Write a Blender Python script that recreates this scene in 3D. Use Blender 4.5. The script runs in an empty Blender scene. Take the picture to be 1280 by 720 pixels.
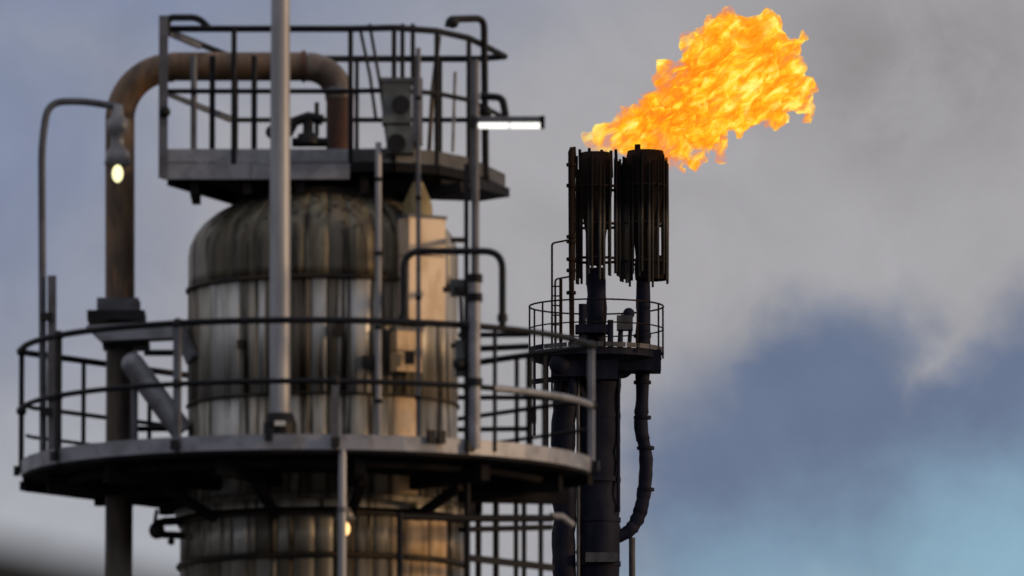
import bpy, bmesh, math, random
from mathutils import Vector, Matrix, noise
random.seed(7)
scene = bpy.context.scene
COL = scene.collection
R = math.radians

# ------------------------------------------------------------------ camera
ELEV = R(6.6)
FLEN = 373.5
cd = bpy.data.cameras.new('camera'); cam = bpy.data.objects.new('camera', cd); COL.objects.link(cam)
cam.location = (0, 0, 1.7); cam.rotation_euler = (math.pi/2 + ELEV, 0, 0)
cd.lens = FLEN; cd.sensor_width = 36; cd.clip_start = 0.5; cd.clip_end = 20000
cd.dof.use_dof = True; cd.dof.focus_distance = 208.0; cd.dof.aperture_fstop = 4.8
scene.camera = cam

# ------------------------------------------------------------------ sky and sun (dusk, broken overcast)
SUN_AZ, SUN_EL = R(104), R(8)          # clockwise from the view direction
w = bpy.data.worlds.new('World'); scene.world = w; w.use_nodes = True
nt = w.node_tree; nt.nodes.clear(); N = nt.nodes; LK = nt.links
def nd(tree, t, **k):
    n = tree.nodes.new(t)
    for a, b in k.items(): setattr(n, a, b)
    return n
def mth(tree, op, a, b=None, c=None, clamp=False):
    n = tree.nodes.new('ShaderNodeMath'); n.operation = op; n.use_clamp = clamp
    for i, x in enumerate((a, b, c)):
        if x is None: continue
        if isinstance(x, (int, float)): n.inputs[i].default_value = x
        else: tree.links.new(x, n.inputs[i])
    return n.outputs[0]
def mixc(tree, f, a, b):
    n = tree.nodes.new('ShaderNodeMix'); n.data_type = 'RGBA'
    for s, x in ((n.inputs[0], f), (n.inputs[6], a), (n.inputs[7], b)):
        if isinstance(x, (int, float)): s.default_value = x
        elif isinstance(x, tuple): s.default_value = (*x, 1) if len(x) == 3 else x
        else: tree.links.new(x, s)
    return n.outputs[2]
def sstep(tree, x, lo, hi):
    n = tree.nodes.new('ShaderNodeMapRange'); n.interpolation_type = 'SMOOTHSTEP'
    tree.links.new(x, n.inputs[0]); n.inputs[1].default_value = lo; n.inputs[2].default_value = hi
    return n.outputs[0]
tc = nd(nt, 'ShaderNodeTexCoord')
sep = nd(nt, 'ShaderNodeSeparateXYZ'); LK.new(tc.outputs['Generated'], sep.inputs[0])
az = mth(nt, 'MULTIPLY', mth(nt, 'ARCTAN2', sep.outputs[0], sep.outputs[1]), 57.29578)   # degrees
el = mth(nt, 'MULTIPLY', mth(nt, 'ARCSINE', sep.outputs[2]), 57.29578)
uv = nd(nt, 'ShaderNodeCombineXYZ'); LK.new(az, uv.inputs[0]); LK.new(el, uv.inputs[1])
def nse(vec, scale, detail, rough=0.55, off=(0, 0, 0), warp=0.0):
    m = nd(nt, 'ShaderNodeMapping'); LK.new(vec, m.inputs[0]); m.inputs['Location'].default_value = off
    n = nd(nt, 'ShaderNodeTexNoise'); LK.new(m.outputs[0], n.inputs['Vector'])
    n.inputs['Scale'].default_value = scale; n.inputs['Detail'].default_value = detail
    n.inputs['Roughness'].default_value = rough; n.inputs['Distortion'].default_value = warp
    return n
# warped direction so that cloud edges billow
wn = nse(uv.outputs[0], 1.15, 8, 0.58, (3.1, 7.7, 0))
wv = nd(nt, 'ShaderNodeVectorMath', operation='MULTIPLY_ADD')
LK.new(wn.outputs['Color'], wv.inputs[0]); wv.inputs[1].default_value = (1.0, 0.75, 0); wv.inputs[2].default_value = (-0.5, -0.375, 0)
wa = nd(nt, 'ShaderNodeVectorMath', operation='ADD'); LK.new(uv.outputs[0], wa.inputs[0]); LK.new(wv.outputs[0], wa.inputs[1])
WUV = wa.outputs[0]
def lump(cx, cy, rx, ry, soft=0.6):
    """soft-edged cloud mass centred at azimuth cx, elevation cy (degrees)"""
    s = nd(nt, 'ShaderNodeVectorMath', operation='SUBTRACT'); LK.new(WUV, s.inputs[0]); s.inputs[1].default_value = (cx, cy, 0)
    m = nd(nt, 'ShaderNodeVectorMath', operation='MULTIPLY'); LK.new(s.outputs[0], m.inputs[0]); m.inputs[1].default_value = (1/rx, 1/ry, 0)
    l = nd(nt, 'ShaderNodeVectorMath', operation='LENGTH'); LK.new(m.outputs[0], l.inputs[0])
    n = nd(nt, 'ShaderNodeMapRange'); n.interpolation_type = 'SMOOTHSTEP'
    LK.new(l.outputs['Value'], n.inputs[0]); n.inputs[1].default_value = 1 + soft; n.inputs[2].default_value = max(0, 1 - soft)
    return n.outputs[0]
def vmax(*a):
    r = a[0]
    for b in a[1:]: r = mth(nt, 'MAXIMUM', r, b)
    return r
GREY = (0.395, 0.385, 0.405); SLATE = (0.215, 0.255, 0.375); DARKBLUE = (0.122, 0.168, 0.280)
PALE = (0.43, 0.455, 0.52); CYAN = (0.33, 0.56, 0.73); SMOKE = (0.235, 0.22, 0.225)
n_big = nse(uv.outputs[0], 0.22, 5, 0.55, (11.3, 2.2, 0))
n_mid = nse(uv.outputs[0], 0.55, 6, 0.5, (1.3, 5.2, 0), 0.4)
n_fine = nse(uv.outputs[0], 1.6, 7, 0.6, (4.4, 9.1, 0), 0.5)
# grey overcast with slate patches everywhere, plus the slate bank that stands to the west
slate_all = sstep(nt, n_big.outputs['Fac'], 0.50, 0.68)
slate_here = vmax(lump(-2.95, 7.3, 1.05, 1.3, 0.8), lump(-2.2, 8.5, 2.2, 0.75, 0.8))
near = lump(0, 6.4, 6, 5, 0.35)                       # the banks below are placed one by one, so the random ones stay clear of them
far_w = mth(nt, 'SUBTRACT', 1.0, near)
slate = mth(nt, 'MAXIMUM', mth(nt, 'MULTIPLY', slate_all, far_w), mth(nt, 'MULTIPLY', slate_here, 0.95))
c = mixc(nt, slate, GREY, SLATE)
c = mixc(nt, mth(nt, 'MULTIPLY', lump(-2.3, 5.0, 1.5, 0.75, 0.9), 0.6), c, PALE)
# brown-grey smoke drifting off the flare
c = mixc(nt, mth(nt, 'MULTIPLY', lump(2.15, 7.8, 0.75, 0.45, 0.85), mth(nt, 'MULTIPLY', sstep(nt, n_fine.outputs['Fac'], 0.25, 0.65), 0.75)), c, SMOKE)
# dark blue cumulus bank
bank_here = vmax(lump(1.72, 5.93, 0.62, 0.64, 0.38), lump(1.25, 5.5, 0.66, 0.76, 0.5), mth(nt, 'MULTIPLY', lump(0.95, 5.15, 0.6, 0.75, 0.6), 0.75), lump(2.98, 5.85, 0.64, 0.66, 0.4), lump(2.25, 5.45, 1.0, 0.52, 0.3), lump(2.45, 5.75, 0.45, 0.42, 0.45), lump(3.9, 5.4, 1.0, 0.9, 0.5))
bank_all = mth(nt, 'MULTIPLY', sstep(nt, n_mid.outputs['Fac'], 0.52, 0.62), mth(nt, 'MULTIPLY', sstep(nt, el, 14, 4), far_w))
bank = mth(nt, 'MAXIMUM', bank_here, bank_all)
c = mixc(nt, mth(nt, 'MULTIPLY', bank, 0.92), c, DARKBLUE)
# clear gaps under the bank, where the open sky shows
gap_here = vmax(lump(2.75, 5.03, 0.85, 0.50, 0.85), mth(nt, 'MULTIPLY', lump(1.65, 4.95, 0.8, 0.45, 0.85), 0.62), mth(nt, 'MULTIPLY', lump(2.2, 4.7, 2.6, 0.4, 0.6), 0.8))
gap_all = mth(nt, 'MULTIPLY', sstep(nt, n_mid.outputs['Fac'], 0.40, 0.30), mth(nt, 'MULTIPLY', sstep(nt, el, 10, 3), far_w))
gap = mth(nt, 'MAXIMUM', gap_here, gap_all)
c = mixc(nt, mth(nt, 'MULTIPLY', gap, 0.85), c, CYAN)
# mottling
mot = nd(nt, 'ShaderNodeMapRange'); LK.new(n_fine.outputs['Fac'], mot.inputs[0]); mot.inputs[1].default_value = 0.2; mot.inputs[2].default_value = 0.8
mot.inputs[3].default_value = 0.90; mot.inputs[4].default_value = 1.10
# an overcast is brighter overhead
cie = mth(nt, 'MULTIPLY', mth(nt, 'ADD', 1.0, mth(nt, 'MULTIPLY', mth(nt, 'MAXIMUM', mth(nt, 'SUBTRACT', sep.outputs[2], 0.14), 0.0), 0.7)), mot.outputs[0])
bg_cloud = nd(nt, 'ShaderNodeBackground'); LK.new(c, bg_cloud.inputs[0]); LK.new(cie, bg_cloud.inputs[1])
skyt = nd(nt, 'ShaderNodeTexSky', sky_type='NISHITA'); skyt.sun_disc = False
skyt.sun_elevation = SUN_EL; skyt.sun_rotation = SUN_AZ
bg_sky = nd(nt, 'ShaderNodeBackground'); LK.new(skyt.outputs[0], bg_sky.inputs[0]); bg_sky.inputs[1].default_value = 0.05
mx = nd(nt, 'ShaderNodeMixShader')
cover = mth(nt, 'SUBTRACT', 0.95, mth(nt, 'MULTIPLY', gap, 0.15)); LK.new(cover, mx.inputs[0])
LK.new(bg_sky.outputs[0], mx.inputs[1]); LK.new(bg_cloud.outputs[0], mx.inputs[2])
out = nd(nt, 'ShaderNodeOutputWorld'); LK.new(mx.outputs[0], out.inputs[0])

sd = bpy.data.lights.new('sun', 'SUN'); sun = bpy.data.objects.new('sun', sd); COL.objects.link(sun)
sd.energy = 1.8; sd.angle = R(10); sd.color = (1.0, 0.66, 0.36)
sdir = Vector((math.sin(SUN_AZ)*math.cos(SUN_EL), math.cos(SUN_AZ)*math.cos(SUN_EL), math.sin(SUN_EL)))
sun.rotation_euler = sdir.to_track_quat('Z', 'Y').to_euler(); sun.location = (60, 60, 60)

vs = scene.view_settings
vs.view_transform = 'Standard'; vs.look = 'None'; vs.exposure = 0; vs.gamma = 1; vs.use_curve_mapping = False
cy = scene.cycles
cy.use_denoising = True
try: cy.denoiser = 'OPENIMAGEDENOISE'
except Exception: pass
cy.volume_step_rate = 0.16; cy.volume_max_steps = 512; cy.volume_bounces = 0
cy.max_bounces = 5; cy.diffuse_bounces = 3; cy.glossy_bounces = 3; cy.transparent_max_bounces = 8

# ------------------------------------------------------------------ helpers
FPX = FLEN/36*1280
CE, SE = math.cos(ELEV), math.sin(ELEV)
def P(px, py, Y):
    """surveyed position of a point seen at (px, py) in the photograph that stands Y metres away"""
    x, y = (px-640)/FPX, (360-py)/FPX
    d = Vector((x, CE - y*SE, SE + y*CE)); t = Y/d.y
    return Vector((d.x*t, Y, 1.7 + d.z*t))
YV = 100.0; YF = 250.0
AX = P(404, 360, YV).x                 # axis of the big column
def V(px, py, wv=0.0): return P(px, py, YV - wv)      # wv: metres from the column axis towards the viewer
def F(px, py, wv=0.0): return P(px, py, YF - wv)
PXV = (V(405, 360).x - AX)             # metres per photo pixel at the column
PXF = F(641, 360).x

class MB:
    def __init__(s): s.v = []; s.f = []; s.sm = []
    def add(s, vs, fs, smooth=False):
        o = len(s.v); s.v += [Vector(p) for p in vs]; s.f += [tuple(i+o for i in f) for f in fs]; s.sm += [smooth]*len(fs)
        return s
    def tube(s, pts, r, n=8, closed=False, caps=True):
        pts = [Vector(p) for p in pts]; m = len(pts)
        rr = r if isinstance(r, (list, tuple)) else [r]*m
        rings = []; nrm = None
        for i in range(m):
            a = pts[i-1] if (i > 0 or closed) else pts[i]
            b = pts[(i+1) % m] if (i < m-1 or closed) else pts[i]
            t = (b-a)
            if t.length < 1e-9: t = Vector((0, 0, 1))
            t.normalize()
            if nrm is None:
                h = Vector((0, 0, 1)) if abs(t.z) < 0.9 else Vector((0, 1, 0))
                nrm = t.cross(h).normalized()
            else:
                nrm = nrm - t*nrm.dot(t)
                if nrm.length < 1e-6: nrm = t.cross(Vector((0, 0, 1)))
                nrm.normalize()
            bn = t.cross(nrm)
            rings.append([pts[i] + (nrm*math.cos(2*math.pi*k/n) + bn*math.sin(2*math.pi*k/n))*rr[i] for k in range(n)])
        vs = [p for g in rings for p in g]; fs = []
        for i in range(m if closed else m-1):
            j = (i+1) % m
            for k in range(n): fs.append((i*n+k, i*n+(k+1) % n, j*n+(k+1) % n, j*n+k))
        s.add(vs, fs, True)
        if caps and not closed:
            s.add(rings[0], [tuple(range(n))[::-1]]); s.add(rings[-1], [tuple(range(n))])
        return s
    def box(s, c, sx, sy, sz, rz=0.0, bev=0.0):
        return s.obox(c, Matrix.Rotation(rz, 3, 'Z'), sx, sy, sz)
    def obox(s, c, M, sx, sy, sz):
        c = Vector(c); vs = []
        for x in (-.5, .5):
            for y in (-.5, .5):
                for z in (-.5, .5): vs.append(c + M @ Vector((x*sx, y*sy, z*sz)))
        return s.add(vs, [(0, 1, 3, 2), (4, 6, 7, 5), (0, 4, 5, 1), (2, 3, 7, 6), (0, 2, 6, 4), (1, 5, 7, 3)])
    def beam(s, a, b, wd, h):
        a = Vector(a); b = Vector(b); d = (b-a); L = d.length; d.normalize()
        up = Vector((0, 0, 1)) if abs(d.z) < 0.95 else Vector((0, 1, 0))
        sd_ = d.cross(up).normalized(); up = sd_.cross(d)
        M = Matrix((d, sd_, up)).transposed()
        return s.obox((a+b)/2, M, L, wd, h)
    def lathe(s, prof, c, n=32, a0=0.0, a1=2*math.pi, smooth=True):
        full = abs(a1-a0-2*math.pi) < 1e-6; cols = n if full else n+1
        vs = []
        for (r, z) in prof:
            for k in range(cols):
                a = a0+(a1-a0)*k/n; vs.append(Vector((c[0]+r*math.cos(a), c[1]+r*math.sin(a), z)))
        fs = []
        for i in range(len(prof)-1):
            for k in range(n): 
                k2 = (k+1) % cols
                fs.append((i*cols+k, i*cols+k2, (i+1)*cols+k2, (i+1)*cols+k))
        return s.add(vs, fs, smooth)
    def prism(s, poly, z0, z1):
        n = len(poly); vs = [Vector((x, y, z0)) for x, y in poly] + [Vector((x, y, z1)) for x, y in poly]
        fs = [tuple(range(n))[::-1], tuple(range(n, 2*n))] + [(i, (i+1) % n, n+(i+1) % n, n+i) for i in range(n)]
        return s.add(vs, fs)
    def ball(s, c, r, sz=1.0, n=12):
        c = Vector(c); prof = [(max(1e-4, r*math.sin(math.pi*i/8)), c.z - r*sz*math.cos(math.pi*i/8)) for i in range(9)]
        return s.lathe(prof, c, n)
    def mesh(s, name, mat, off=Vector((0, 0, 0))):
        me = bpy.data.meshes.new(name); me.from_pydata([tuple(p-off) for p in s.v], [], s.f)
        me.polygons.foreach_set('use_smooth', s.sm); me.materials.append(mat)
        bm = bmesh.new(); bm.from_mesh(me); bmesh.ops.recalc_face_normals(bm, faces=bm.faces); bm.to_mesh(me); bm.free()
        me.update(); return me
    def build(s, name, mat, parent=None, label=None):
        off = Vector((0, 0, 0)); p = parent
        while p is not None: off += Vector(p.location); p = p.parent
        o = bpy.data.objects.new(name, s.mesh(name, mat, off)); COL.objects.link(o)
        if parent: o.parent = parent
        if label: o['label'] = label
        return o
    def solo(s, name, mat, base, label, cat, group=None):
        o = bpy.data.objects.new(name, s.mesh(name, mat, Vector(base))); COL.objects.link(o); o.location = base
        o['label'] = label; o['category'] = cat
        if group: o['group'] = group
        return o
def thing(name, loc, label, cat, group=None):
    o = bpy.data.objects.new(name, None); COL.objects.link(o); o.location = loc; o.empty_display_size = 0.2
    o['label'] = label; o['category'] = cat
    if group: o['group'] = group
    return o
def arc(c, r, a0, a1, ux, uy, n=8):
    c = Vector(c); return [c + Vector(ux)*r*math.cos(a0+(a1-a0)*i/n) + Vector(uy)*r*math.sin(a0+(a1-a0)*i/n) for i in range(n+1)]
def fillet(pts, rad, n=6):
    """polyline with rounded corners"""
    pts = [Vector(p) for p in pts]; o = [pts[0]]
    for i in range(1, len(pts)-1):
        a, b, c2 = pts[i-1], pts[i], pts[i+1]
        d1 = (a-b); d2 = (c2-b); r = min(rad, d1.length*0.49, d2.length*0.49)
        p, q = b + d1.normalized()*r, b + d2.normalized()*r
        for k in range(n+1):
            t = k/n; o.append(p*(1-t)**2 + b*2*t*(1-t) + q*t*t)
    o.append(pts[-1]); return o

# ------------------------------------------------------------------ materials
def mat(name, base, second=None, rough=0.6, metal=0.0, scale=(3, 3, 3), lo=0.42, hi=0.62, rnd=0.0, third=None, tscale=(20, 20, 1.2), tlo=0.5, thi=0.7, bump=0.0, detail=5):
    m = bpy.data.materials.new(name); m.use_nodes = True; t = m.node_tree; b = t.nodes['Principled BSDF']
    col = base
    if second or third or rnd:
        tcn = t.nodes.new('ShaderNodeTexCoord')
        def nz(sc, off):
            mp = t.nodes.new('ShaderNodeMapping'); mp.inputs['Scale'].default_value = sc; mp.inputs['Location'].default_value = off
            t.links.new(tcn.outputs['Object'], mp.inputs[0])
            n = t.nodes.new('ShaderNodeTexNoise'); n.inputs['Scale'].default_value = 1; n.inputs['Detail'].default_value = detail; n.inputs['Roughness'].default_value = 0.6
            t.links.new(mp.outputs[0], n.inputs['Vector']); return n.outputs['Fac']
        col = base
        n1 = None
        if second:
            n1 = nz(scale, (1.7, 3.2, 0.4)); col = mixc(t, sstep(t, n1, lo, hi), col, second)
        if third:
            n2 = nz(tscale, (7.1, 0.6, 2.2)); col = mixc(t, sstep(t, n2, tlo, thi), col, third)
        if rnd:
            oi = t.nodes.new('ShaderNodeObjectInfo')
            mr = t.nodes.new('ShaderNodeMapRange'); t.links.new(oi.outputs['Random'], mr.inputs[0]); mr.inputs[3].default_value = 1-rnd; mr.inputs[4].default_value = 1+rnd
            vm = t.nodes.new('ShaderNodeVectorMath'); vm.operation = 'SCALE'
            if isinstance(col, tuple): vm.inputs[0].default_value = col[:3]
            else: t.links.new(col, vm.inputs[0])
            t.links.new(mr.outputs[0], vm.inputs['Scale']); col = vm.outputs[0]
        if bump:
            n3 = nz((8, 8, 8), (0, 0, 0)); bp = t.nodes.new('ShaderNodeBump'); bp.inputs['Strength'].default_value = bump; bp.inputs['Distance'].default_value = 0.02
            t.links.new(n3, bp.inputs['Height']); t.links.new(bp.outputs[0], b.inputs['Normal'])
    if isinstance(col, tuple): b.inputs['Base Color'].default_value = (*col, 1)
    else: t.links.new(col, b.inputs['Base Color'])
    b.inputs['Roughness'].default_value = rough; b.inputs['Metallic'].default_value = metal
    return m
def emit(name, colr, st):
    m = bpy.data.materials.new(name); m.use_nodes = True; t = m.node_tree; t.nodes.clear()
    e = t.nodes.new('ShaderNodeEmission'); e.inputs[0].default_value = (*colr, 1); e.inputs[1].default_value = st
    o = t.nodes.new('ShaderNodeOutputMaterial'); t.links.new(e.outputs[0], o.inputs[0]); return m
STREAK = dict(third=(0.022, 0.017, 0.012), tscale=(12, 12, 0.55), tlo=0.51, thi=0.64)
M = {
 'clad_light': mat('cladding_light', (0.44, 0.44, 0.43), (0.28, 0.265, 0.235), 0.45, 0.4, (5, 5, 0.6), 0.45, 0.65, 0.12, third=(0.035, 0.027, 0.02), tscale=(13, 13, 0.5), tlo=0.54, thi=0.66, bump=0.05),
 'clad_mid': mat('cladding_mid', (0.36, 0.34, 0.30), (0.19, 0.17, 0.135), 0.5, 0.45, (6, 6, 0.5), 0.4, 0.65, 0.2, **STREAK, bump=0.05),
 'clad_dark': mat('cladding_dark', (0.11, 0.098, 0.077), (0.18, 0.15, 0.11), 0.55, 0.35, (7, 7, 0.5), 0.4, 0.65, 0.2, **STREAK, bump=0.05),
 'clad_dome': mat('cladding_dome', (0.185, 0.172, 0.13), (0.085, 0.073, 0.05), 0.55, 0.35, (5, 5, 0.9), 0.38, 0.62, 0.22, **STREAK, bump=0.08),
 'core': mat('vessel_core', (0.05, 0.043, 0.036), (0.03, 0.025, 0.02), 0.7),
 'band': mat('strap_steel', (0.03, 0.028, 0.027), (0.06, 0.045, 0.03), 0.55, 0.5),
 'dark': mat('dark_painted_steel', (0.0075, 0.009, 0.014), (0.014, 0.014, 0.018), 0.6, 0.0, (6, 6, 6), rnd=0.15),
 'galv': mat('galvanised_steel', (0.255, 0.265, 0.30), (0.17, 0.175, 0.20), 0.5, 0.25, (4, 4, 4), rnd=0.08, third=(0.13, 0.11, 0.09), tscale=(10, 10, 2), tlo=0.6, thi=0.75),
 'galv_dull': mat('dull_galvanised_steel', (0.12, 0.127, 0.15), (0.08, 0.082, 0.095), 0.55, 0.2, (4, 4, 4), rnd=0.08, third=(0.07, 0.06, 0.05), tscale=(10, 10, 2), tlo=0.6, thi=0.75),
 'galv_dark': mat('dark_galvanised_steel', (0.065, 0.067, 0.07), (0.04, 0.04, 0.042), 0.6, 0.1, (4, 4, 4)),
 'clad_beige_sunlit': mat('beige_sunlit_cladding', (0.72, 0.53, 0.34), (0.50, 0.34, 0.19), 0.5, 0.05, (4, 4, 1.2), 0.42, 0.62, 0.15, third=(0.07, 0.045, 0.025), tscale=(12, 12, .8), tlo=0.55, thi=0.68, bump=0.08),  # beige; on the column sheets it paints in the warm sunlight of the right side
 'pole': mat('pale_grey_paint', (0.35, 0.355, 0.385), (0.26, 0.262, 0.28), 0.45, 0.15, (6, 6, 0.8), third=(0.20, 0.16, 0.12), tscale=(12, 12, 0.9), tlo=0.62, thi=0.8),
 'grating': mat('deck_plate', (0.012, 0.012, 0.015), (0.022, 0.02, 0.02), 0.8, 0.0, (3, 3, 3)),
 'rust': mat('rusty_pipe', (0.155, 0.098, 0.056), (0.065, 0.042, 0.028), 0.55, 0.15, (4, 4, 1.5), 0.4, 0.62, third=(0.23, 0.115, 0.05), tscale=(6, 6, 2), tlo=0.55, thi=0.7, bump=0.15),
 'rust_grey': mat('grey_brown_pipe', (0.15, 0.125, 0.11), (0.08, 0.058, 0.045), 0.55, 0.2, (4, 4, 3), 0.4, 0.62, third=(0.14, 0.06, 0.035), tscale=(6, 6, 4), tlo=0.58, thi=0.72, bump=0.1),
 'rust_red': mat('red_rust_pipe', (0.10, 0.04, 0.026), (0.05, 0.03, 0.022), 0.7, 0.1, (5, 5, 3), bump=0.15),
 'pipe_dark': mat('dark_lagged_pipe', (0.085, 0.064, 0.047), (0.03, 0.024, 0.02), 0.6, 0.1, (6, 6, 1)),
 'cream': mat('cream_panel', (0.66, 0.53, 0.40), (0.52, 0.39, 0.27), 0.5, 0.1, (5, 5, 2), rnd=0.05, third=(0.30, 0.2, 0.12), tscale=(8, 8, 1), tlo=0.62, thi=0.8),
 'cabinet': mat('grey_green_cabinet', (0.12, 0.14, 0.14), (0.075, 0.08, 0.08), 0.5, 0.2, (4, 4, 4)),
 'black': mat('black_fitting', (0.012, 0.012, 0.014), (0.02, 0.02, 0.022), 0.5),
 'hose': mat('yellowed_lagging', (0.26, 0.21, 0.10), (0.14, 0.10, 0.05), 0.8, 0.0, (9, 9, 3)),
 'soot': mat('sooty_steel', (0.014, 0.009, 0.008), (0.024, 0.015, 0.012), 0.8, 0.0, (2, 2, 0.6), 0.45, 0.7),
 'bar': mat('sooty_shield_bar', (0.035, 0.031, 0.027), (0.14, 0.125, 0.105), 0.65, 0.1, (2.5, 2.5, 0.45), 0.45, 0.7, rnd=0.4),
 'flare': mat('flare_blue_black', (0.007, 0.008, 0.018), (0.014, 0.015, 0.026), 0.65, 0.0, (2, 2, 0.7), rnd=0.1, third=(0.03, 0.02, 0.016), tscale=(4, 4, 0.8), tlo=0.66, thi=0.8),
 'flare_grey': mat('flare_grey', (0.075, 0.075, 0.082), (0.045, 0.045, 0.05), 0.6, 0.2, (3, 3, 2)),
 'shade': mat('lamp_enamel', (0.22, 0.225, 0.24), (0.15, 0.15, 0.16), 0.4, 0.2),
 'white': mat('white_label', (0.6, 0.62, 0.6), (0.5, 0.5, 0.5), 0.6),
 'roof': mat('tarred_roof', (0.045, 0.05, 0.05), (0.06, 0.064, 0.06), 0.85, 0.0, (2, 2, 2)),
 'shedwall': mat('shed_board', (0.13, 0.135, 0.13), (0.10, 0.10, 0.10), 0.8, 0.0, (5, 5, 0.7), rnd=0.15),
 'ground': mat('asphalt', (0.05, 0.05, 0.048), (0.075, 0.07, 0.062), 0.9, 0.0, (0.3, 0.3, 0.3)),
 'concrete': mat('concrete', (0.27, 0.26, 0.25), (0.2, 0.195, 0.185), 0.9, 0.0, (1.5, 1.5, 1.5), bump=0.1),
 'lamp_on': emit('lamp_bulb', (1.0, 0.93, 0.50), 1.6),
 'tube_on': emit('fluorescent_tube', (1.0, 0.98, 0.93), 1.5),
 'lamp_warm': emit('warm_bulb', (1.0, 0.62, 0.25), 2.2),
}

for k_, sp_ in (('dark', .15), ('grating', .05), ('flare', .08), ('soot', .05), ('black', .15), ('bar', .1), ('core', .1), ('band', .15), ('roof', .1), ('flare_grey', .2), ('pole', .3), ('galv_dull', .3)):
    M[k_].node_tree.nodes['Principled BSDF'].inputs['Specular IOR Level'].default_value = sp_

bt = M['bar'].node_tree; bb = bt.nodes['Principled BSDF']; src = bb.inputs['Base Color'].links[0].from_socket
gt = bt.nodes.new('ShaderNodeNewGeometry'); gs = bt.nodes.new('ShaderNodeSeparateXYZ'); bt.links.new(gt.outputs['Position'], gs.inputs[0])
gn = bt.nodes.new('ShaderNodeTexNoise'); gn.inputs['Scale'].default_value = 2.5; bt.links.new(gt.outputs['Position'], gn.inputs['Vector'])
sootf = sstep(bt, mth(bt, 'ADD', gs.outputs[2], mth(bt, 'MULTIPLY_ADD', gn.outputs['Fac'], 1.2, -.6)), F(0, 285).z, F(0, 245).z)
bt.links.new(mixc(bt, sootf, src, (0.006, 0.005, 0.005)), bb.inputs['Base Color'])

# ------------------------------------------------------------------ ground
g = MB(); S = 6000
g.add([(-S, -S, 0), (S, -S, 0), (S, S, 0), (-S, S, 0)], [(0, 1, 2, 3)])
go = g.build('ground', M['ground']); go['kind'] = 'structure'

# ------------------------------------------------------------------ the big column
CX, CY = AX, YV
RU, RL = 1.275, 1.345
zdeck = V(404, 592).z
zseam1 = V(404, 345, RU).z; zseam2 = V(404, 491, RU).z
zcyl = V(404, 322, 0).z
col_t = thing('distillation_column', (CX, CY, 0), 'fat weathered metal-clad column with streaked panels and domed top carrying the platforms', 'column')
zl_top = V(404, 640, RL).z; zl2 = V(404, 693, RL).z
core = MB()
DH = 88*PXV; dome = []
for i in range(11):
    a = math.pi/2*i/10; dome.append(((RU-0.02)*math.cos(a)+1e-3, zcyl + DH*math.sin(a)))
core.lathe([(RL-.02, 0.5), (RL-.02, zl_top-.02), (RL-.16, zl_top+.06), (RU-.02, zl_top+.07), (RU-.02, zcyl)] + dome[1:], (CX, CY), 48)
core.build('shell', M['core'], col_t)
base = MB().lathe([(1.9, 0), (1.9, .35), (1.7, .5), (0.5, .5)], (CX, CY), 32, smooth=False); base.build('plinth', M['concrete'], col_t)
def panel(r0f, z0, z1, a0, a1, nz, m, name='cladding_panel', parent=col_t):
    """one curved sheet with its own thickness; r0f(z) gives the radius"""
    na = 3; vs = []; fs = []
    for i in range(nz+1):
        z = z0 + (z1-z0)*i/nz; r = r0f(z)
        for k in range(na+1):
            a = a0 + (a1-a0)*k/na; vs.append((CX + r*math.cos(a), CY + r*math.sin(a), z))
    q = len(vs)
    for i in range(nz+1):
        z = z0 + (z1-z0)*i/nz; r = r0f(z) - .016
        for k in range(na+1):
            a = a0 + (a1-a0)*k/na; vs.append((CX + r*math.cos(a), CY + r*math.sin(a), z))
    wd = na+1
    for i in range(nz):
        for k in range(na): fs.append((i*wd+k, i*wd+k+1, (i+1)*wd+k+1, (i+1)*wd+k))
    nsm = len(fs)
    edge = list(range(0, wd)) + [i*wd+na for i in range(1, nz+1)] + [nz*wd+k for k in range(na-1, -1, -1)] + [i*wd for i in range(nz-1, 0, -1)]
    for a, b in zip(edge, edge[1:]+edge[:1]): fs.append((a, b, b+q, a+q))
    mb = MB(); mb.add(vs, fs, False)
    for i in range(nsm): mb.sm[i] = True
    return mb.build(name, m, parent)
def cuts(seed, lo, hi):
    rr = random.Random(seed); a = 0; o = []
    while a < 360: o.append(a); a += rr.uniform(lo, hi)
    if 360 - o[-1] < lo*0.6: o.pop()
    return [R(x) for x in o] + [2*math.pi]
# the sheets of the front, joint by joint, from the left limb to the right limb
def front_ang(px, r): return math.acos(max(-1, min(1, (px-404)*PXV/r)))   # offset from the +x axis, towards the viewer
def ring(r, z0, z1, joints, mats, seed, nz=1, rf=None):
    rr = random.Random(seed)
    angs = [-front_ang(p, r) for p in joints]            # increasing, -pi..0
    back = [angs[-1] + (angs[0] + 2*math.pi - angs[-1])*k/9 for k in range(10)]
    seq = list(zip(angs, angs[1:], mats)) + [(a, b, rr.choice('LMD')) for a, b in zip(back, back[1:])]
    for a0, a1, k in seq:
        dr = rr.uniform(0, .008)
        f = rf if rf else (lambda z, dr=dr: r + dr)
        gp = .002 if rf else .005
        panel(f, z0+.012, z1-.012, a0+gp, a1-gp, nz, M[{'L': 'clad_light', 'M': 'clad_mid', 'D': 'clad_dark', 'O': 'clad_dome', 'W': 'clad_beige_sunlit'}[k]])
J = [238, 250, 266, 304, 326, 336, 366, 392, 412, 424, 440, 467, 492, 524, 548, 569]
ring(RU, zseam2, zseam1, J, 'DMLMLDDLDMLMDMM', 3)
ring(RU, zdeck-.3, zseam2, J, 'DMLMMDMMDMMMWMM', 4)  # the W sheet has its sunlit tone painted in
domer = lambda z: (RU+.004) if z <= zcyl else max(.05, (RU+.004)*math.sqrt(max(0, 1-((z-zcyl)/DH)**2)))
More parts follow.
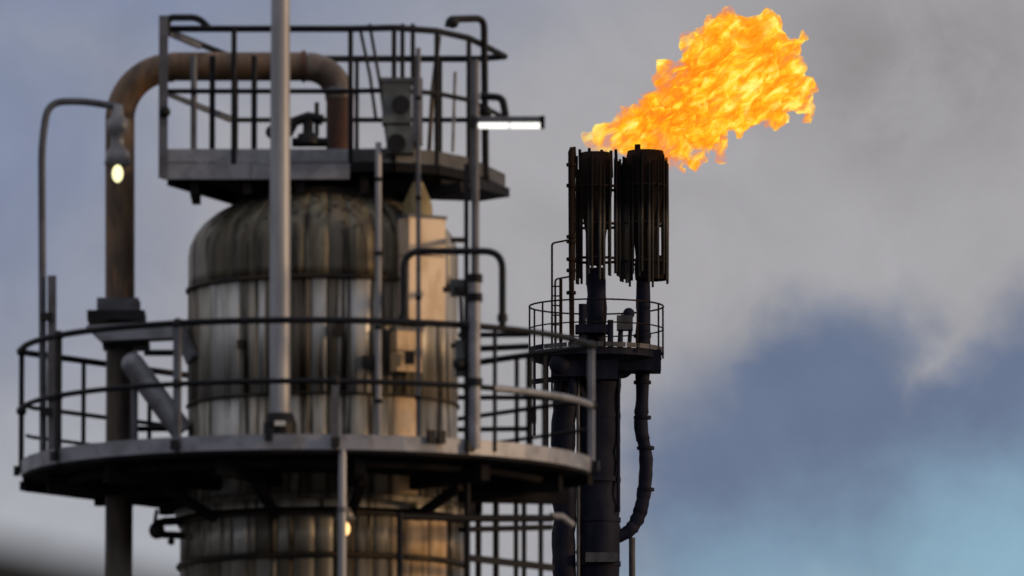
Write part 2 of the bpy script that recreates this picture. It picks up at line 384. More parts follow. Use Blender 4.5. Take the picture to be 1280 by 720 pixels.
ring(RU, zseam1, zcyl + DH*0.93, [238, 262, 290, 320, 352, 384, 414, 440, 470, 498, 530, 560, 569], 'MOOOOODOOOMM', 5, nz=9, rf=domer)
JL = [232, 244, 262, 284, 296, 316, 326, 352, 372, 398, 420, 446, 468, 488, 506, 534, 556, 576]
JL = [404 + (p-404)*1.02 for p in JL]
ring(RL, zl2, zl_top, JL, 'DMMMLMDMMMDMMWWWM'[:len(JL)-1], 6)  # W sheets here and in the next ring: warm sunlight put into their colour
ring(RL, zl2-1.6, zl2, JL, 'DMDMMDMDMMDMMWWWM'[:len(JL)-1], 7)
ring(RL, zl2-4.4, zl2-1.6, JL, 'DMLMMDMDMMDMLMLMMD'[:len(JL)-1], 8)
for z, r, rt in ((zseam1, RU, .022), (zseam2, RU, .014), (zl2, RL, .03), (zl_top, RL-.01, .03), (zl2-1.6, RL, .025)):
    MB().tube([(CX+(r+.012)*math.cos(2*math.pi*k/48), CY+(r+.012)*math.sin(2*math.pi*k/48), z) for k in range(48)], rt, 6, closed=True).build('strap', M['band'], col_t)
# head nozzle that carries the upper platform
ztop = zcyl + DH
zup = V(404, 203, .95).z              # upper deck level
MB().lathe([(.30, ztop-.1), (.30, zup+.1), (.42, zup+.1), (.42, zup+.18), (0.001, zup+.18)], (CX+.1, CY), 24).build('top_nozzle', M['core'], col_t)
MB().lathe([(RU*.62, zcyl+DH*.7), (RU*.62, zup-.20), (0.001, zup-.2)], (CX, CY), 32).build('support_skirt', M['core'], col_t)
MB().lathe([(RL+.05, zl_top+.05), (RL+.05, zl_top+.12), (RU, zl_top+.13)], (CX, CY), 48).build('ledge_ring', M['clad_mid'], col_t)
MB().lathe([(RU+.005, zl_top+.1), (RU+.005, zdeck-.3)], (CX, CY), 48).build('neck_shell', M['clad_dark'], col_t)

# ------------------------------------------------------------------ main platform (round)
PCX, PR = CX - 17*PXV, 2.71
pl = thing('service_platform', (PCX, CY, zdeck), 'wide round platform with grey toe board and dark handrails ringing the column', 'platform')
def pcirc(a, r=PR): return (PCX + r*math.cos(a), CY + r*math.sin(a))
def ang_px(px): return -math.acos(max(-1, min(1, ((px-404)*PXV + CX - PCX)/PR)))    # near side, by photo column
A_R = 2*math.pi - .20
outline = [pcirc(math.pi + (A_R-math.pi)*k/40) for k in range(41)]              # near side
outline += [(CX+1.75, CY+.55), (CX+1.18, CY+1.35), (CX+.3, CY+2.2), (CX-.7, CY+2.3), (CX-1.35, CY+2.1), (PCX-2.66, CY+.15)]
dk = MB(); dk.prism(outline, zdeck-.07, zdeck); dk.build('deck', M['grating'], pl)
# radial brackets and ring beams underneath
for k in range(12):
    a = R(12 + 30*k); rr_ = 2.5 if math.sin(a) < .3 else 2.15
    b = MB(); c0 = (CX+1.3*math.cos(a), CY+1.3*math.sin(a)); c1 = (PCX+rr_*math.cos(a), CY+rr_*math.sin(a))
    b.beam((*c0, zdeck-.16), (*c1, zdeck-.16), .10, .17); b.build('bracket_beam', M['grating'], pl)
    if abs(math.cos(a)) < .75: MB().beam((CX+1.3*math.cos(a), CY+1.3*math.sin(a), zdeck-.52), (CX+1.95*math.cos(a), CY+1.95*math.sin(a), zdeck-.26), .07, .08).build('bracket_strut', M['grating'], pl)
for r_ in (1.75, 2.3):
    MB().tube([(PCX+r_*math.cos(math.pi+math.pi*k/24), CY+r_*math.sin(math.pi+math.pi*k/24), zdeck-.12) for k in range(25)], .05, 6).build('ring_beam', M['grating'], pl)
# toe boards, one per bay of the near side
near_px = [26, 83, 233, 425, 585, 742]
A = [ang_px(p) for p in near_px]; A[0] = -math.pi + .02; A[-1] = -.205
for a0, a1 in zip(A, A[1:]):
    n = max(2, int((a1-a0)/.12)); mb = MB(); prof_o = []; 
    for k in range(n+1):
        a = a0 + (a1-a0)*k/n + (.004 if k == 0 else -.004 if k == n else 0); prof_o.append(a)
    vs = []; fs = []
    for a in prof_o:
        for r_, z in ((PR+.012, zdeck-.04), (PR+.012, zdeck+.10), (PR-.004, zdeck+.10), (PR-.004, zdeck-.04)):
            vs.append((PCX+r_*math.cos(a), CY+r_*math.sin(a), z))
    for k in range(n):
        for j in range(4): fs.append((k*4+j, k*4+(j+1) % 4, (k+1)*4+(j+1) % 4, (k+1)*4+j))
    fs += [(0, 1, 2, 3), (n*4+3, n*4+2, n*4+1, n*4)]
    mb.add(vs, fs); mb.build('toe_board', M['galv'], pl)
far_poly = outline[40:] + [outline[0]]
for (x0, y0), (x1, y1) in zip(far_poly, far_poly[1:]):
    MB().beam((x0, y0, zdeck+.03), (x1, y1, zdeck+.03), .016, .13).build('toe_board', M['galv_dull'], pl)
    MB().beam((x0, y0, zdeck-.115), (x1, y1, zdeck-.115), .06, .085).build('edge_channel', M['grating'], pl)
HR = 1.155; MR = .59
near_arc = [pcirc(-math.pi + (A_R-math.pi)*k/48, PR+.012) for k in range(49)]
far_in = [(PCX + (x-PCX)*.985, CY+(y-CY)*.985) for x, y in far_poly]
loop = near_arc + far_in[1:-1]
MB().tube([(x, y, zdeck+HR) for x, y in loop], .031, 8, closed=True).build('top_rail', M['dark'], pl)
MB().tube([(x, y, zdeck+MR) for x, y in near_arc[:38]], .026, 8).build('mid_rail', M['dark'], pl)
MB().tube([(x, y, zdeck+MR) for x, y in near_arc[37:]], .034, 8).build('mid_rail', M['galv'], pl, 'stretch of mid rail painted pale where it catches light')  # same rail; light falling on this bay is put into a paler colour
MB().tube([(x, y, zdeck+MR+.05) for x, y in far_in], .022, 8).build('mid_rail', M['dark'], pl)
MB().tube([(x, y, zdeck+.36) for x, y in far_in], .018, 8).build('knee_rail', M['dark'], pl)
pl_posts = [(26, 'dark'), (83, 'dark'), (233, 'galv_dull'), (425, 'galv_dull'), (585, 'dark'), (742, 'galv')]
for (px, mk), a in zip(pl_posts, A):
    x, y = pcirc(a, PR+.012)
    top = zdeck + HR if px != 425 else zdeck + MR
    q = MB(); wdt = .065 if mk != 'dark' else .05
    q.obox((x, y, (zdeck+top)/2), Matrix.Rotation(a, 3, 'Z'), .05, wdt, top-zdeck)
    po = q.build('post', M[mk], pl)
    cl = MB(); cl.obox((x*1.0+.04*math.cos(a), y+.04*math.sin(a), zdeck+.02), Matrix.Rotation(a, 3, 'Z'), .06, .075, .09); cl.build('post_clamp', M['black'], po)
    for z_ in ((zdeck+HR, zdeck+MR) if px != 425 else (zdeck+MR,)): MB().ball((x, y, z_), .05).build('rail_joint', M['black'], po)
for px in (646, 662, 680, 100, 180):
    x = CX + (px-404)*PXV; y = CY + (.42 + (x-(PCX-2.66))*1.1 if px < 300 else .5 if px < 665 else .1)
    MB().tube([(x, y, zdeck), (x, y, zdeck+HR)], .034 if px == 662 else .022, 6).build('post', M['dark'], pl)
for y0_, y1_, wv_, r_ in ((419, 418, -.5, .026), (437, 433, -.6, .03), (497, 497, -.5, .024), (537, 536, -.5, .024)):
    MB().tube([V(572, y0_, wv_), V(662, y1_, wv_)], r_, 8).build('gate_rail', M['dark'], pl)
MB().box(V(664, 520, -.45), .09, .08, .14).build('gate_latch', M['black'], pl)
MB().tube([V(662, 497, -.4), V(692, 500, -.2)], .02, 6).build('gate_rail', M['dark'], pl)
# near front: small rail post on the right bay, and the gate hoop
x = CX + (618-404)*PXV; a = ang_px(618); xx, yy = pcirc(a, PR+.012)
MB().tube([(xx, yy, zdeck), (xx, yy, zdeck+HR)], .02, 6).build('post', M['dark'], pl)
for px in (345, 540, 552):
    a = ang_px(px); xx, yy = pcirc(a, PR+.03)
    MB().obox((xx, yy, zdeck+.10), Matrix.Rotation(a, 3, 'Z'), .05, .07, .12).build('rail_clip', M['black'], pl)
wh = 2.45
hz = V(505, 395, wh)
hoop = thing('gate_hoop', V(566, 560, wh), 'black inverted U tube hoop standing above the handrail in front of the cream box', 'gate rail')
MB().tube(fillet([V(505, 404, wh), V(505, 314, wh), V(628, 314, wh), V(628, 408, wh)], .17), .033, 10).build('hoop_tube', M['dark'], hoop)
for px in (505, 628): MB().tube([V(px, 393, wh), V(px, 402, wh)], .048, 10).build('collar', M['black'], hoop)

# ------------------------------------------------------------------ upper platform
UP = [(-1.5, .95), (.27, .95), (.68, 1.02), (1.08, .80), (1.38, .32), (1.55, -.30), (1.72, -.95), (1.45, -1.12), (-.86, -1.12)]
UPW = [(CX+u, CY-v) for u, v in UP]
up = thing('upper_platform', (CX, CY, zup), 'smaller upper platform with railings on top of the domed column', 'platform')
MB().prism(UPW, zup-.05, zup).build('deck', M['grating'], up)
def rail_line(pts, z, r, name, m, closed=False): MB().tube([(x, y, z) for x, y in pts], r, 8, closed=closed).build(name, m, up)
zt = V(300, 36, .95).z; zm = V(300, 114, .95).z
loopu = UPW
for i in range(len(UPW)):
    (x0, y0), (x1, y1) = UPW[i], UPW[(i+1) % len(UPW)]
    d = Vector((x1-x0, y1-y0)).normalized()*.006
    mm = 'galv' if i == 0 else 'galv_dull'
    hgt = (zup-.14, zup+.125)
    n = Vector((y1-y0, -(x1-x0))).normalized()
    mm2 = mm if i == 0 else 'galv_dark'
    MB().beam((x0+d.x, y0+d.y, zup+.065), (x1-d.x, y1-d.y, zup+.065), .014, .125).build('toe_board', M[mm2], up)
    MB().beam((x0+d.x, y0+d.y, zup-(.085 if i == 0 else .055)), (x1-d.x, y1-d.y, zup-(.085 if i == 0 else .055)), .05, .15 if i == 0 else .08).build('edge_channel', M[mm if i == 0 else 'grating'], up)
rail_line(UPW, zt, .032, 'top_rail', M['dark'], True)
rail_line(UPW[:1]+UPW[1:], zm, .024, 'mid_rail', M['dark'], True)
def upost(u, v, m='dark', r=.024, top=None, flat=None):
    x, y = CX+u, CY-v; t = top or zt
    if flat:
        q = MB(); q.box((x, y, (zup-.15+t)/2), flat, .05, t-zup+.15)
    else: q = MB().tube([(x, y, zup-.02), (x, y, t)], r, 8)
    return q.build('post', M[m], up)
upost(-1.49, .965, 'galv_dull', flat=.085, top=V(207, 20, .95).z)
for px in (245, 268, 295, 320): 
    upost((px-404)*PXV, .96 if px in (295,) else .9, 'dark' if px in (268, 295, 320) else 'galv_dull', .026 if px == 295 else .03 if px == 245 else .028, top=zt if px == 295 else V(px, 70, .9).z)
for u, v in ((.27, .95), (.68, 1.02), (1.08, .8), (1.38, .32)): upost(u, v)
for u, v in ((-.86, -1.12), (.30, -1.12), (.85, -1.12), (1.1, -1.12)): upost(u, v, r=.02)
# corner loop at the left and its stay
MB().tube(fillet([V(209, 40, .95), V(209, 22, .95), V(248, 22, .9), V(262, 36, .9)], .12), .035, 8).build('corner_loop', M['dark'], up)
MB().beam(V(212, 42, .95), V(250, 58, .4), .03, .05).build('corner_stay', M['galv_dull'], up)
MB().beam(V(207, 116, .95), V(288, 150, -.9), .03, .045).build('side_rail', M['galv_dull'], up)
MB().ball(V(206, 140, 1.0), .055).build('clamp', M['black'], up)
# brackets under the deck
MB().beam(V(212, 226, .9), V(300, 252, -.7), .05, .09).build('bracket', M['dark'], up)
for u0 in (-1.2, -.7, -.2, .4, .9):
    MB().beam((CX+u0, CY-.88, zup-.2), (CX+u0, CY+(-.05 if u0 < -1 else 1.05), zup-.2), .08, .18).build('joist', M['grating'], up)
for s_, px in ((1, 345), (1, 430), (-1, 520)):
    MB().beam((CX+(px-404)*PXV*.9, CY-.5, zcyl+DH*.75), (CX+(px-404)*PXV*1.5, CY-.7, zup-.2), .07, .1).build('bracket', M['grating'], up)
# tip plate on the right
tp = MB(); tp.prism([(CX+(x-404)*PXV, y) for x, y in ((552, CY-.55), (600, CY-.1), (637, CY+.55), (600, CY+.9), (545, CY+.8))], zup-.14, zup-.055); tp.build('tip_plate', M['dark'], up)
# handrail loop at the right end
rl = MB().tube(fillet([V(560, 34, .3), V(562, 24, .3), V(605, 23, 0), V(607, 228, -.2), V(632, 242, -.6)], .10), .034, 8); rl.build('end_loop', M['dark'], up)
MB().ball(V(566, 28, .28), .06).build('clamp', M['black'], up); MB().ball(V(607, 140, -.1), .065).build('clamp', M['black'], up)

# ------------------------------------------------------------------ rusty overhead pipe
wp = -.15
pr = 18.5*PXV
pipe = thing('overhead_pipe', V(150, 700, wp), 'thick rusty brown pipe rising left of the column and bending over to its top', 'pipe')
yb, yt = 700, 84
pz0 = Vector((V(150, 0, wp).x, CY-wp, 0.0))
MB().tube([pz0, V(150, 402, wp)], pr*.93, 20).build('lower_riser', M['pipe_dark'], pipe)
e1 = V(150, 150, wp); e2 = V(216, 83, wp)
MB().tube([V(150, 400, wp), e1], pr, 20).build('riser', M['rust'], pipe)
MB().tube(arc(V(216, 150, wp), 66.5*PXV, math.pi, math.pi/2, (1, 0, 0), (0, 0, 1), 12), pr, 20).build('elbow', M['rust'], pipe)
MB().tube([V(214, 83.2, wp), V(384, 83.2, wp)], pr*.985, 20).build('cross_pipe', M['rust'], pipe)
MB().tube(arc(V(384, 124, wp), 41*PXV, math.pi/2, 0, (1, 0, 0), (0, 0, 1), 10), pr*.99, 20).build('elbow', M['rust_grey'], pipe, 'grey brown elbow over the column top')
xd = V(425, 124, wp)
MB().tube([V(425, 120, wp), Vector((xd.x, xd.y, zup+.02))], pr*.93, 20).build('drop_leg', M['rust_red'], pipe, 'reddish brown drop leg')
MB().tube([V(377, 83, wp), V(382, 83, wp)], pr*1.09, 20).build('weld_ring', M['rust_red'], pipe)
MB().tube([V(425, 117, wp), V(425, 111, wp)], pr*1.1, 20).build('flange', M['galv'], pipe)
# its clamp and support
sp = thing('pipe_support', V(150, 575, wp), 'grey steel bracket with diagonal brace holding the rusty pipe beside the column', 'pipe support')
bx = MB(); bx.box(V(148, 383, wp), 52*PXV, .42, 16*PXV); bx.build('clamp_block', M['galv_dull'], sp)
for dx in (-20, 21): MB().tube([V(148+dx, 377, wp+.15), V(148+dx, 391, wp+.15)], .05, 8).build('clamp_bolt', M['dark'], sp)
MB().box(V(146, 397, wp), 72*PXV, .5, 12*PXV).build('clamp_plate', M['black'], sp)
bm_ = MB(); b0 = [V(108, 409, .1), V(234, 402, .1), V(234, 423, .1), V(128, 428, .1)]
yv = .16
bm_.add([p+Vector((0, -yv, 0)) for p in b0]+[p+Vector((0, yv, 0)) for p in b0], [(0, 1, 2, 3), (7, 6, 5, 4), (0, 4, 5, 1), (1, 5, 6, 2), (2, 6, 7, 3), (3, 7, 4, 0)])
bm_.build('cantilever_beam', M['galv'], sp)
MB().box(V(158, 432, wp), 58*PXV, .4, 9*PXV).build('under_plate', M['black'], sp)
MB().tube([V(166, 455, .25), V(228, 540, .25)], 14.5*PXV, 16).build('brace_tube', M['galv'], sp)
MB().ball(V(166, 455, .25), 14.5*PXV).build('brace_cap', M['galv'], sp)
MB().tube([V(180, 441, .2), V(228, 441, .2)], .03, 8).build('tie_bar', M['dark'], sp)
MB().beam(V(222, 405, .3), V(240, 450, .5), .05, .14).build('gusset', M['galv_dull'], sp)
MB().tube([V(161, 536, -.3), V(222, 536, -.3)], .028, 8).build('tie_bar', M['dark'], sp)
MB().tube([V(168, 440, .18), V(168, 585, .18)], .035, 8).build('leg', M['galv_dull'], sp)

# ------------------------------------------------------------------ tall pole in front of the column
wq = 2.0
tp_ = thing('vent_pole', V(350, 567, wq), 'tall pale grey pipe standing upright in front of the streaked column', 'pipe')
MB().tube([V(350, 566, wq), V(350, 250, wq), V(351, -150, wq)], [12.5*PXV]*2+[11*PXV], 18).build('pipe_shaft', M['pole'], tp_)
sh = MB(); sh.lathe([(.155, V(350, 566, wq).z), (.155, V(350, 530, wq).z), (.12, V(350, 517, wq).z), (.09, V(350, 517, wq).z)], V(350, 530, wq), 16, smooth=False); sho = sh.build('foot_collar', M['black'], tp_)
MB().box(V(350, 529, wq+.17), .10, .02, .045).build('label_plate', M['white'], sho)

# conduits
for (px, y0, y1, wv_, rad, mk, lab) in ((473, 178, 548, 1.32, .029, 'pole', 'grey conduit running up the column between the tall pole and the cream box'),
                                    (523, 60, 560, 1.5, .022, 'galv_dull', 'thin conduit running up in front of the cream box to the cabinet')):
    t_ = thing('conduit', V(px, y1, wv_), lab, 'conduit', 'conduits up the column')
    MB().tube([V(px, y1+10, wv_), V(px, y0, wv_)], rad, 8).build('conduit_tube', M[mk], t_)
    for q in range(4):
        yy_ = y0 + (y1-y0)*(q+.5)/4
        MB().tube([V(px, yy_+2.5, wv_), V(px, yy_-2.5, wv_)], rad*1.35, 8).build('coupling', M['dark'], t_)

# ------------------------------------------------------------------ cream boxes
def cream(nm, px0, px1, y0, y1, depth, rz, label, cuts_n, wv_, mk='cream'):
    cpx = (px0+px1)/2; c = V(cpx, (y0+y1)/2, wv_); hgt = (y1-y0)*PXV; wdt = (px1-px0)*PXV/math.cos(rz)*.93
    t_ = thing(nm, V(cpx, y1, wv_), label, 'box', 'cream clad boxes on the column')
    Mr = Matrix.Rotation(rz, 3, 'Z')
    MB().obox(c, Mr, wdt-.02, depth-.02, hgt-.02).build('carcass', M['core'], t_)
    n = len(cuts_n)-1
    for i in range(n):
        f0, f1 = cuts_n[i], cuts_n[i+1]
        zc = c.z + hgt/2 - hgt*(f0+f1)/2
        o_ = Mr @ Vector((0, -depth/2, 0))
        MB().obox(Vector((c.x+o_.x, c.y+o_.y, zc)), Mr, wdt, .02, hgt*(f1-f0)-.012).build('panel', M[mk], t_)
        for sg in (-1, 1):
            o_ = Mr @ Vector((sg*wdt/2, 0, 0))
            MB().obox(Vector((c.x+o_.x, c.y+o_.y, zc)), Mr, .02, depth-.025, hgt*(f1-f0)-.012).build('panel', M[mk], t_)
    MB().obox(c+Vector((0, 0, hgt/2+.012)), Mr, wdt+.03, depth+.03, .03).build('cap', M['galv_dull'], t_)
    return t_
RZB = R(30)
cream('clad_box', 503, 551, 274, 405, .20, RZB, 'larger cream box fixed to the column behind the inverted U hoop', (0, .36, 1), 1.02)
cream('clad_box', 491, 524, 414, 466, .12, RZB, 'small stained beige box directly beneath the larger cream box', (0, .5, 1), 1.14, 'clad_beige_sunlit')
for px, y_, wv_, w_, h_ in ((423, 412, 1.30, 8, 14), (461, 452, 1.22, 16, 14), (512, 447, 1.32, 12, 16), (300, 430, 1.05, 7, 10)):
    MB().box(V(px, y_, wv_), w_*PXV, .08, h_*PXV).build('fitting', M['band'], col_t)
al = thing('access_ladder', V(583, 548, 1.9), 'dark steel ladder seen edge on between the beige box and the right hand pole', 'ladder')
for wv_ in (1.95, 1.6):
    MB().beam(V(583, 556, wv_), V(583, 205, wv_), .045, .06).build('stile', M['dark'], al)
for y_ in range(225, 550, 33): MB().tube([V(583, y_, 1.95), V(583, y_, 1.6)], .014, 6).build('rung', M['dark'], al)
for y_ in (300, 432): MB().beam(V(566, y_, 1.0), V(583, y_, 1.62), .04, .05).build('bracket', M['dark'], al)
hs = MB(); hc = V(522, 268, .95)
hs.lathe([(.145, V(0, 274, .95).z), (.135, V(0, 255, .95).z), (.08, V(0, 237, .95).z), (.05, V(0, 228, .95).z)], hc, 14)
hs.solo('lagged_cowl', M['hose'], hc, 'yellowish lagged cone sitting on top of the larger cream box', 'cowl')
# small equipment between box and pole on the right
jb = thing('junction_box', V(574, 365, 1.5), 'small dark junction box on a bracket beside the right hand pole', 'junction box')
MB().box(V(574, 360, 1.5), 22*PXV, .15, 20*PXV).build('enclosure', M['cabinet'], jb)
MB().beam(V(556, 362, 1.2), V(592, 362, 2.1), .04, .05).build('bracket', M['dark'], jb)
MB().tube([V(576, 372, 1.5), V(578, 432, 1.6), V(582, 440, 1.8)], .02, 6).build('cable', M['black'], jb)
jb2 = thing('isolator', V(575, 470, 2.2), 'dark grey isolator switch fixed low on the right hand pole by the handrail', 'switch')
MB().box(V(578, 448, 2.15), 18*PXV, .14, 44*PXV).build('enclosure', M['cabinet'], jb2)
MB().ball(V(574, 455, 2.27), .06).build('knob', M['black'], jb2)

# ------------------------------------------------------------------ right pole with fluorescent light
wr = 2.28
lp = thing('light_pole', V(595, 560, wr), 'slim grey pole on the right side of the platform holding the lit fluorescent lamp', 'lamp post')
MB().tube([V(593, 560, wr), V(593, 345, wr)], 7.5*PXV, 12).build('lower_sleeve', M['galv'], lp)
MB().tube([V(594, 345, wr), V(594, 75, wr)], 5*PXV, 12).build('shaft', M['galv_dull'], lp)
for y_ in (348, 372, 478): MB().tube([V(593, y_+5, wr), V(593, y_-5, wr)], 10*PXV, 12).build('clamp', M['dark'], lp)
lf = MB(); lf.beam(V(598, 150, wr), V(680, 150, wr), .12, .055); lfo = lf.build('lamp_housing', M['galv_dull'], lp)
MB().tube([V(598, 156.5, wr), V(676, 156.5, wr)], 4.2*PXV, 12).build('tube', M['tube_on'], lfo)
MB().tube([V(636, 156.5, wr), V(637.5, 156.5, wr)], 5*PXV, 12).build('tube_holder', M['galv'], lfo)
for px in (591, 678): MB().box(V(px, 153, wr), .045, .12, .11).build('end_cap', M['black'], lfo)
MB().tube(fillet([V(600, 120, wr), V(628, 122, wr), V(632, 145, wr)], .06), .035, 8).build('arm', M['dark'], lp)

# ------------------------------------------------------------------ left lamp post
wl = .75
ll = thing('gooseneck_lamp', V(55, 575, wl), 'lit lamp hanging from a slim gooseneck pole beside the rusty pipe', 'lamp post')
MB().tube(fillet([V(54, 572, wl), V(52, 180, wl), V(60, 128, wl), V(100, 126, wl), V(146, 133, wl)], .28, 8), 4.6*PXV, 12).build('gooseneck', M['galv_dull'], ll)
lc = V(147, 180, wl)
z_ = lambda y: V(147, y, wl).z
MB().lathe([(.001, z_(130)), (.05, z_(131)), (.06, z_(146)), (.10, z_(150)), (.10, z_(165)), (.065, z_(168)), (.065, z_(184)), (.11, z_(190)), (.125, z_(206)), (.10, z_(208))], lc, 18).build('lamp_head', M['shade'], ll)
MB().ball(V(147, 217, wl), .052, 1.6, 16).build('bulb', M['lamp_on'], ll)
st = thing('stanchion', V(65, 572, wl), 'thick grey upright bracket clamped beside the gooseneck lamp pole', 'post')
MB().beam(V(65, 574, wl+.05), V(65, 345, wl+.05), .08, 12*PXV).build('upright', M['galv_dull'], st)
MB().box(V(68, 470, wl+.1), 18*PXV, .10, 60*PXV).build('mounting_plate', M['galv_dull'], st)
for y_ in (396, 515): MB().box(V(58, y_, wl+.12), 16*PXV, .06, 10*PXV).build('clip', M['black'], st)

# ------------------------------------------------------------------ control cabinets on the upper platform
cb = thing('control_cabinet', (V(500, 200, 1.2).x, CY-1.2, zup), 'grey green cabinet with two round dark dials standing at the upper platform rail', 'cabinet')
MB().box(V(496, 130, 1.2), 36*PXV, .28, 52*PXV).build('upper_box', M['cabinet'], cb)
MB().box(V(500, 176, 1.2), 34*PXV, .26, 34*PXV).build('lower_box', M['cabinet'], cb)
MB().box(V(522, 140, 1.16), 12*PXV, .34, 80*PXV).build('side_box', M['galv_dull'], cb)
MB().box(V(496, 102, 1.2), 40*PXV, .32, 5*PXV).build('hood', M['galv_dull'], cb)
for y_, px, r_ in ((131, 501, .085), (179, 496, .085)):
    c_ = V(px, y_, 1.34); d = MB().tube([c_, c_+Vector((0, -.04, 0))], r_, 18); d.build('dial', M['black'], cb)
for a_, b_ in (((451, 40), (470, 150)), ((462, 30), (486, 190))):
    MB().tube([V(*a_, .8), V((a_[0]+b_[0])/2+2, (a_[1]+b_[1])/2, .85), V(*b_, .8)], .016, 6).build('cable', M['black'], cb)
for px in (503, 516):
    MB().tube([V(px, 105, .5), V(px, 30, .5)], .022, 6).build('cable_riser', M['dark'], cb)
cb2 = thing('cable_stay', (V(545, 190, .6).x, CY-.6, zup), 'slanted cable rising from the upper deck to the curved rail right of the cabinet', 'cable')
MB().tube([V(536, 195, .7), V(541, 110, .7), V(549, 45, .7)], .022, 6).build('cable', M['pipe_dark'], cb2)
MB().tube([V(566, 190, -.5), V(569, 90, -.5)], .016, 6).build('cable', M['galv'], cb2)
# valve on the upper deck, between the pole and the drop leg
vv = thing('deck_valve', V(382, 180, .3), 'black valve with hand lever on the upper deck left of the reddish drop leg', 'valve')
MB().tube([V(345, 165, .3), V(362, 165, .3), V(368, 152, .3), V(385, 146, .3), V(404, 150, .3)], .05, 8).build('body_pipe', M['black'], vv)
MB().ball(V(341, 165, .3), .07).build('flange', M['black'], vv)
MB().tube([V(396, 170, .3), V(396, 128, .3)], .022, 6).build('stem', M['dark'], vv)
MB().lathe([(.10, V(0, 180, .3).z), (.10, V(0, 168, .3).z), (.05, V(0, 166, .3).z), (.05, V(0, 150, .3).z)], V(385, 170, .3), 12).build('bonnet', M['black'], vv)
MB().tube([V(365, 178, .3), V(410, 178, .3)], .045, 8).build('manifold', M['dark'], vv)

# ------------------------------------------------------------------ little valve, lower left, and lamp under the platform
sv = thing('drain_valve', V(196, 660, .4), 'small black valve with upright lever sticking out from the column lower left', 'valve')
MB().ball(V(196, 663, .4), 10*PXV, 1.1).build('body', M['black'], sv)
MB().tube([V(196, 655, .4), V(205, 652, .4), V(240, 650, .3)], .04, 8).build('upper_pipe', M['black'], sv)
MB().tube([V(200, 668, .4), V(240, 670, .3)], .035, 8).build('lower_pipe', M['black'], sv)
MB().tube([V(193, 656, .4), V(196, 637, .4)], .018, 6).build('lever', M['black'], sv)
MB().ball(V(214, 677, .4), .035).build('plug', M['black'], sv)
wu = 1.62
ul = thing('under_deck_lamp', V(431, 632, wu), 'warm lit lamp with conical grey shade hanging under the wide platform', 'lamp')
z2 = lambda y: V(431, y, wu).z
MB().lathe([(.02, zdeck-.08), (.02, z2(633)), (.045, z2(634)), (.11, z2(650)), (.10, z2(650)), (.03, z2(640))], V(431, 640, wu), 18).build('shade', M['shade'], ul)
MB().ball(V(432, 661, wu), .04, 1.6, 12).build('bulb', M['lamp_warm'], ul)
fp = thing('front_conduit', V(428, 720, 2.66), 'thin pale grey pipe running down from the rim of the wide platform', 'pipe')
MB().tube([V(428, 562, 2.66), Vector((V(428, 562, 2.66).x, CY-2.66, 0))], 4.8*PXV, 10).build('pipe_run', M['pole'], fp)
MB().tube([V(428, 640, 2.66), V(428, 634, 2.66)], 6.5*PXV, 10).build('coupling', M['galv_dull'], fp)

# ------------------------------------------------------------------ lower platform, right
zlow = V(640, 800, .3).z; zkn = V(640, 709, .3).z
lo_ = thing('lower_platform', (CX+1.9, CY, zlow), 'lower platform with black railings right of the column under the wide deck', 'platform')
LP = [(CX+(584-404)*PXV, CY-1.30), (CX+(690-404)*PXV, CY-.2), (CX+(690-404)*PXV, CY+.9), (CX+(600-404)*PXV, CY+1.2), (CX+(575-404)*PXV, CY+.4)]
MB().prism(LP, zlow-.08, zlow).build('deck', M['grating'], lo_)
MB().beam((LP[0][0]+.01, LP[0][1], zlow+.04), (LP[1][0], LP[1][1], zlow+.04), .02, .16).build('toe_board', M['dark'], lo_)
MB().beam((LP[0][0], LP[0][1], zkn), (LP[1][0], LP[1][1]-.05, zkn), .04, .065).build('knee_rail', M['dark'], lo_)
MB().tube(fillet([V(498, 645, 1.75), V(590, 648, 1.35), V(690, 648, .2)], .3), .036, 8).build('top_rail', M['dark'], lo_)
MB().tube([V(575, 662, 1.3), V(690, 659, .2)], .028, 8).build('mid_rail', M['dark'], lo_)
MB().tube([V(586, 621, -.8), V(676, 611, -.9)], .028, 8).build('back_rail', M['dark'], lo_)
MB().tube([V(688, 645, .2), V(703, 646, .15), V(716, 657, .1)], .034, 8).build('rail_end', M['galv'], lo_)
for px, wv_, y0_ in ((500, 1.75, 640), (584, 1.3, 560), (598, -.7, 560), (620, -.8, 560), (645, -.85, 612), (655, -.85, 612), (676, -.9, 611)):
    p0 = V(px, y0_, wv_); MB().tube([Vector((p0.x, p0.y, zlow-.5 if wv_ > 0 else zlow)), p0], .03 if px < 630 else .024, 6).build('post', M['dark'], lo_)
for (x, y) in ((CX+1.45, CY+.1), (CX+2.1, CY+.2)):
    MB().beam((CX+1.3, CY+.1, zlow-.7), (x+.2, y, zlow-.1), .08, .1).build('bracket', M['grating'], lo_)

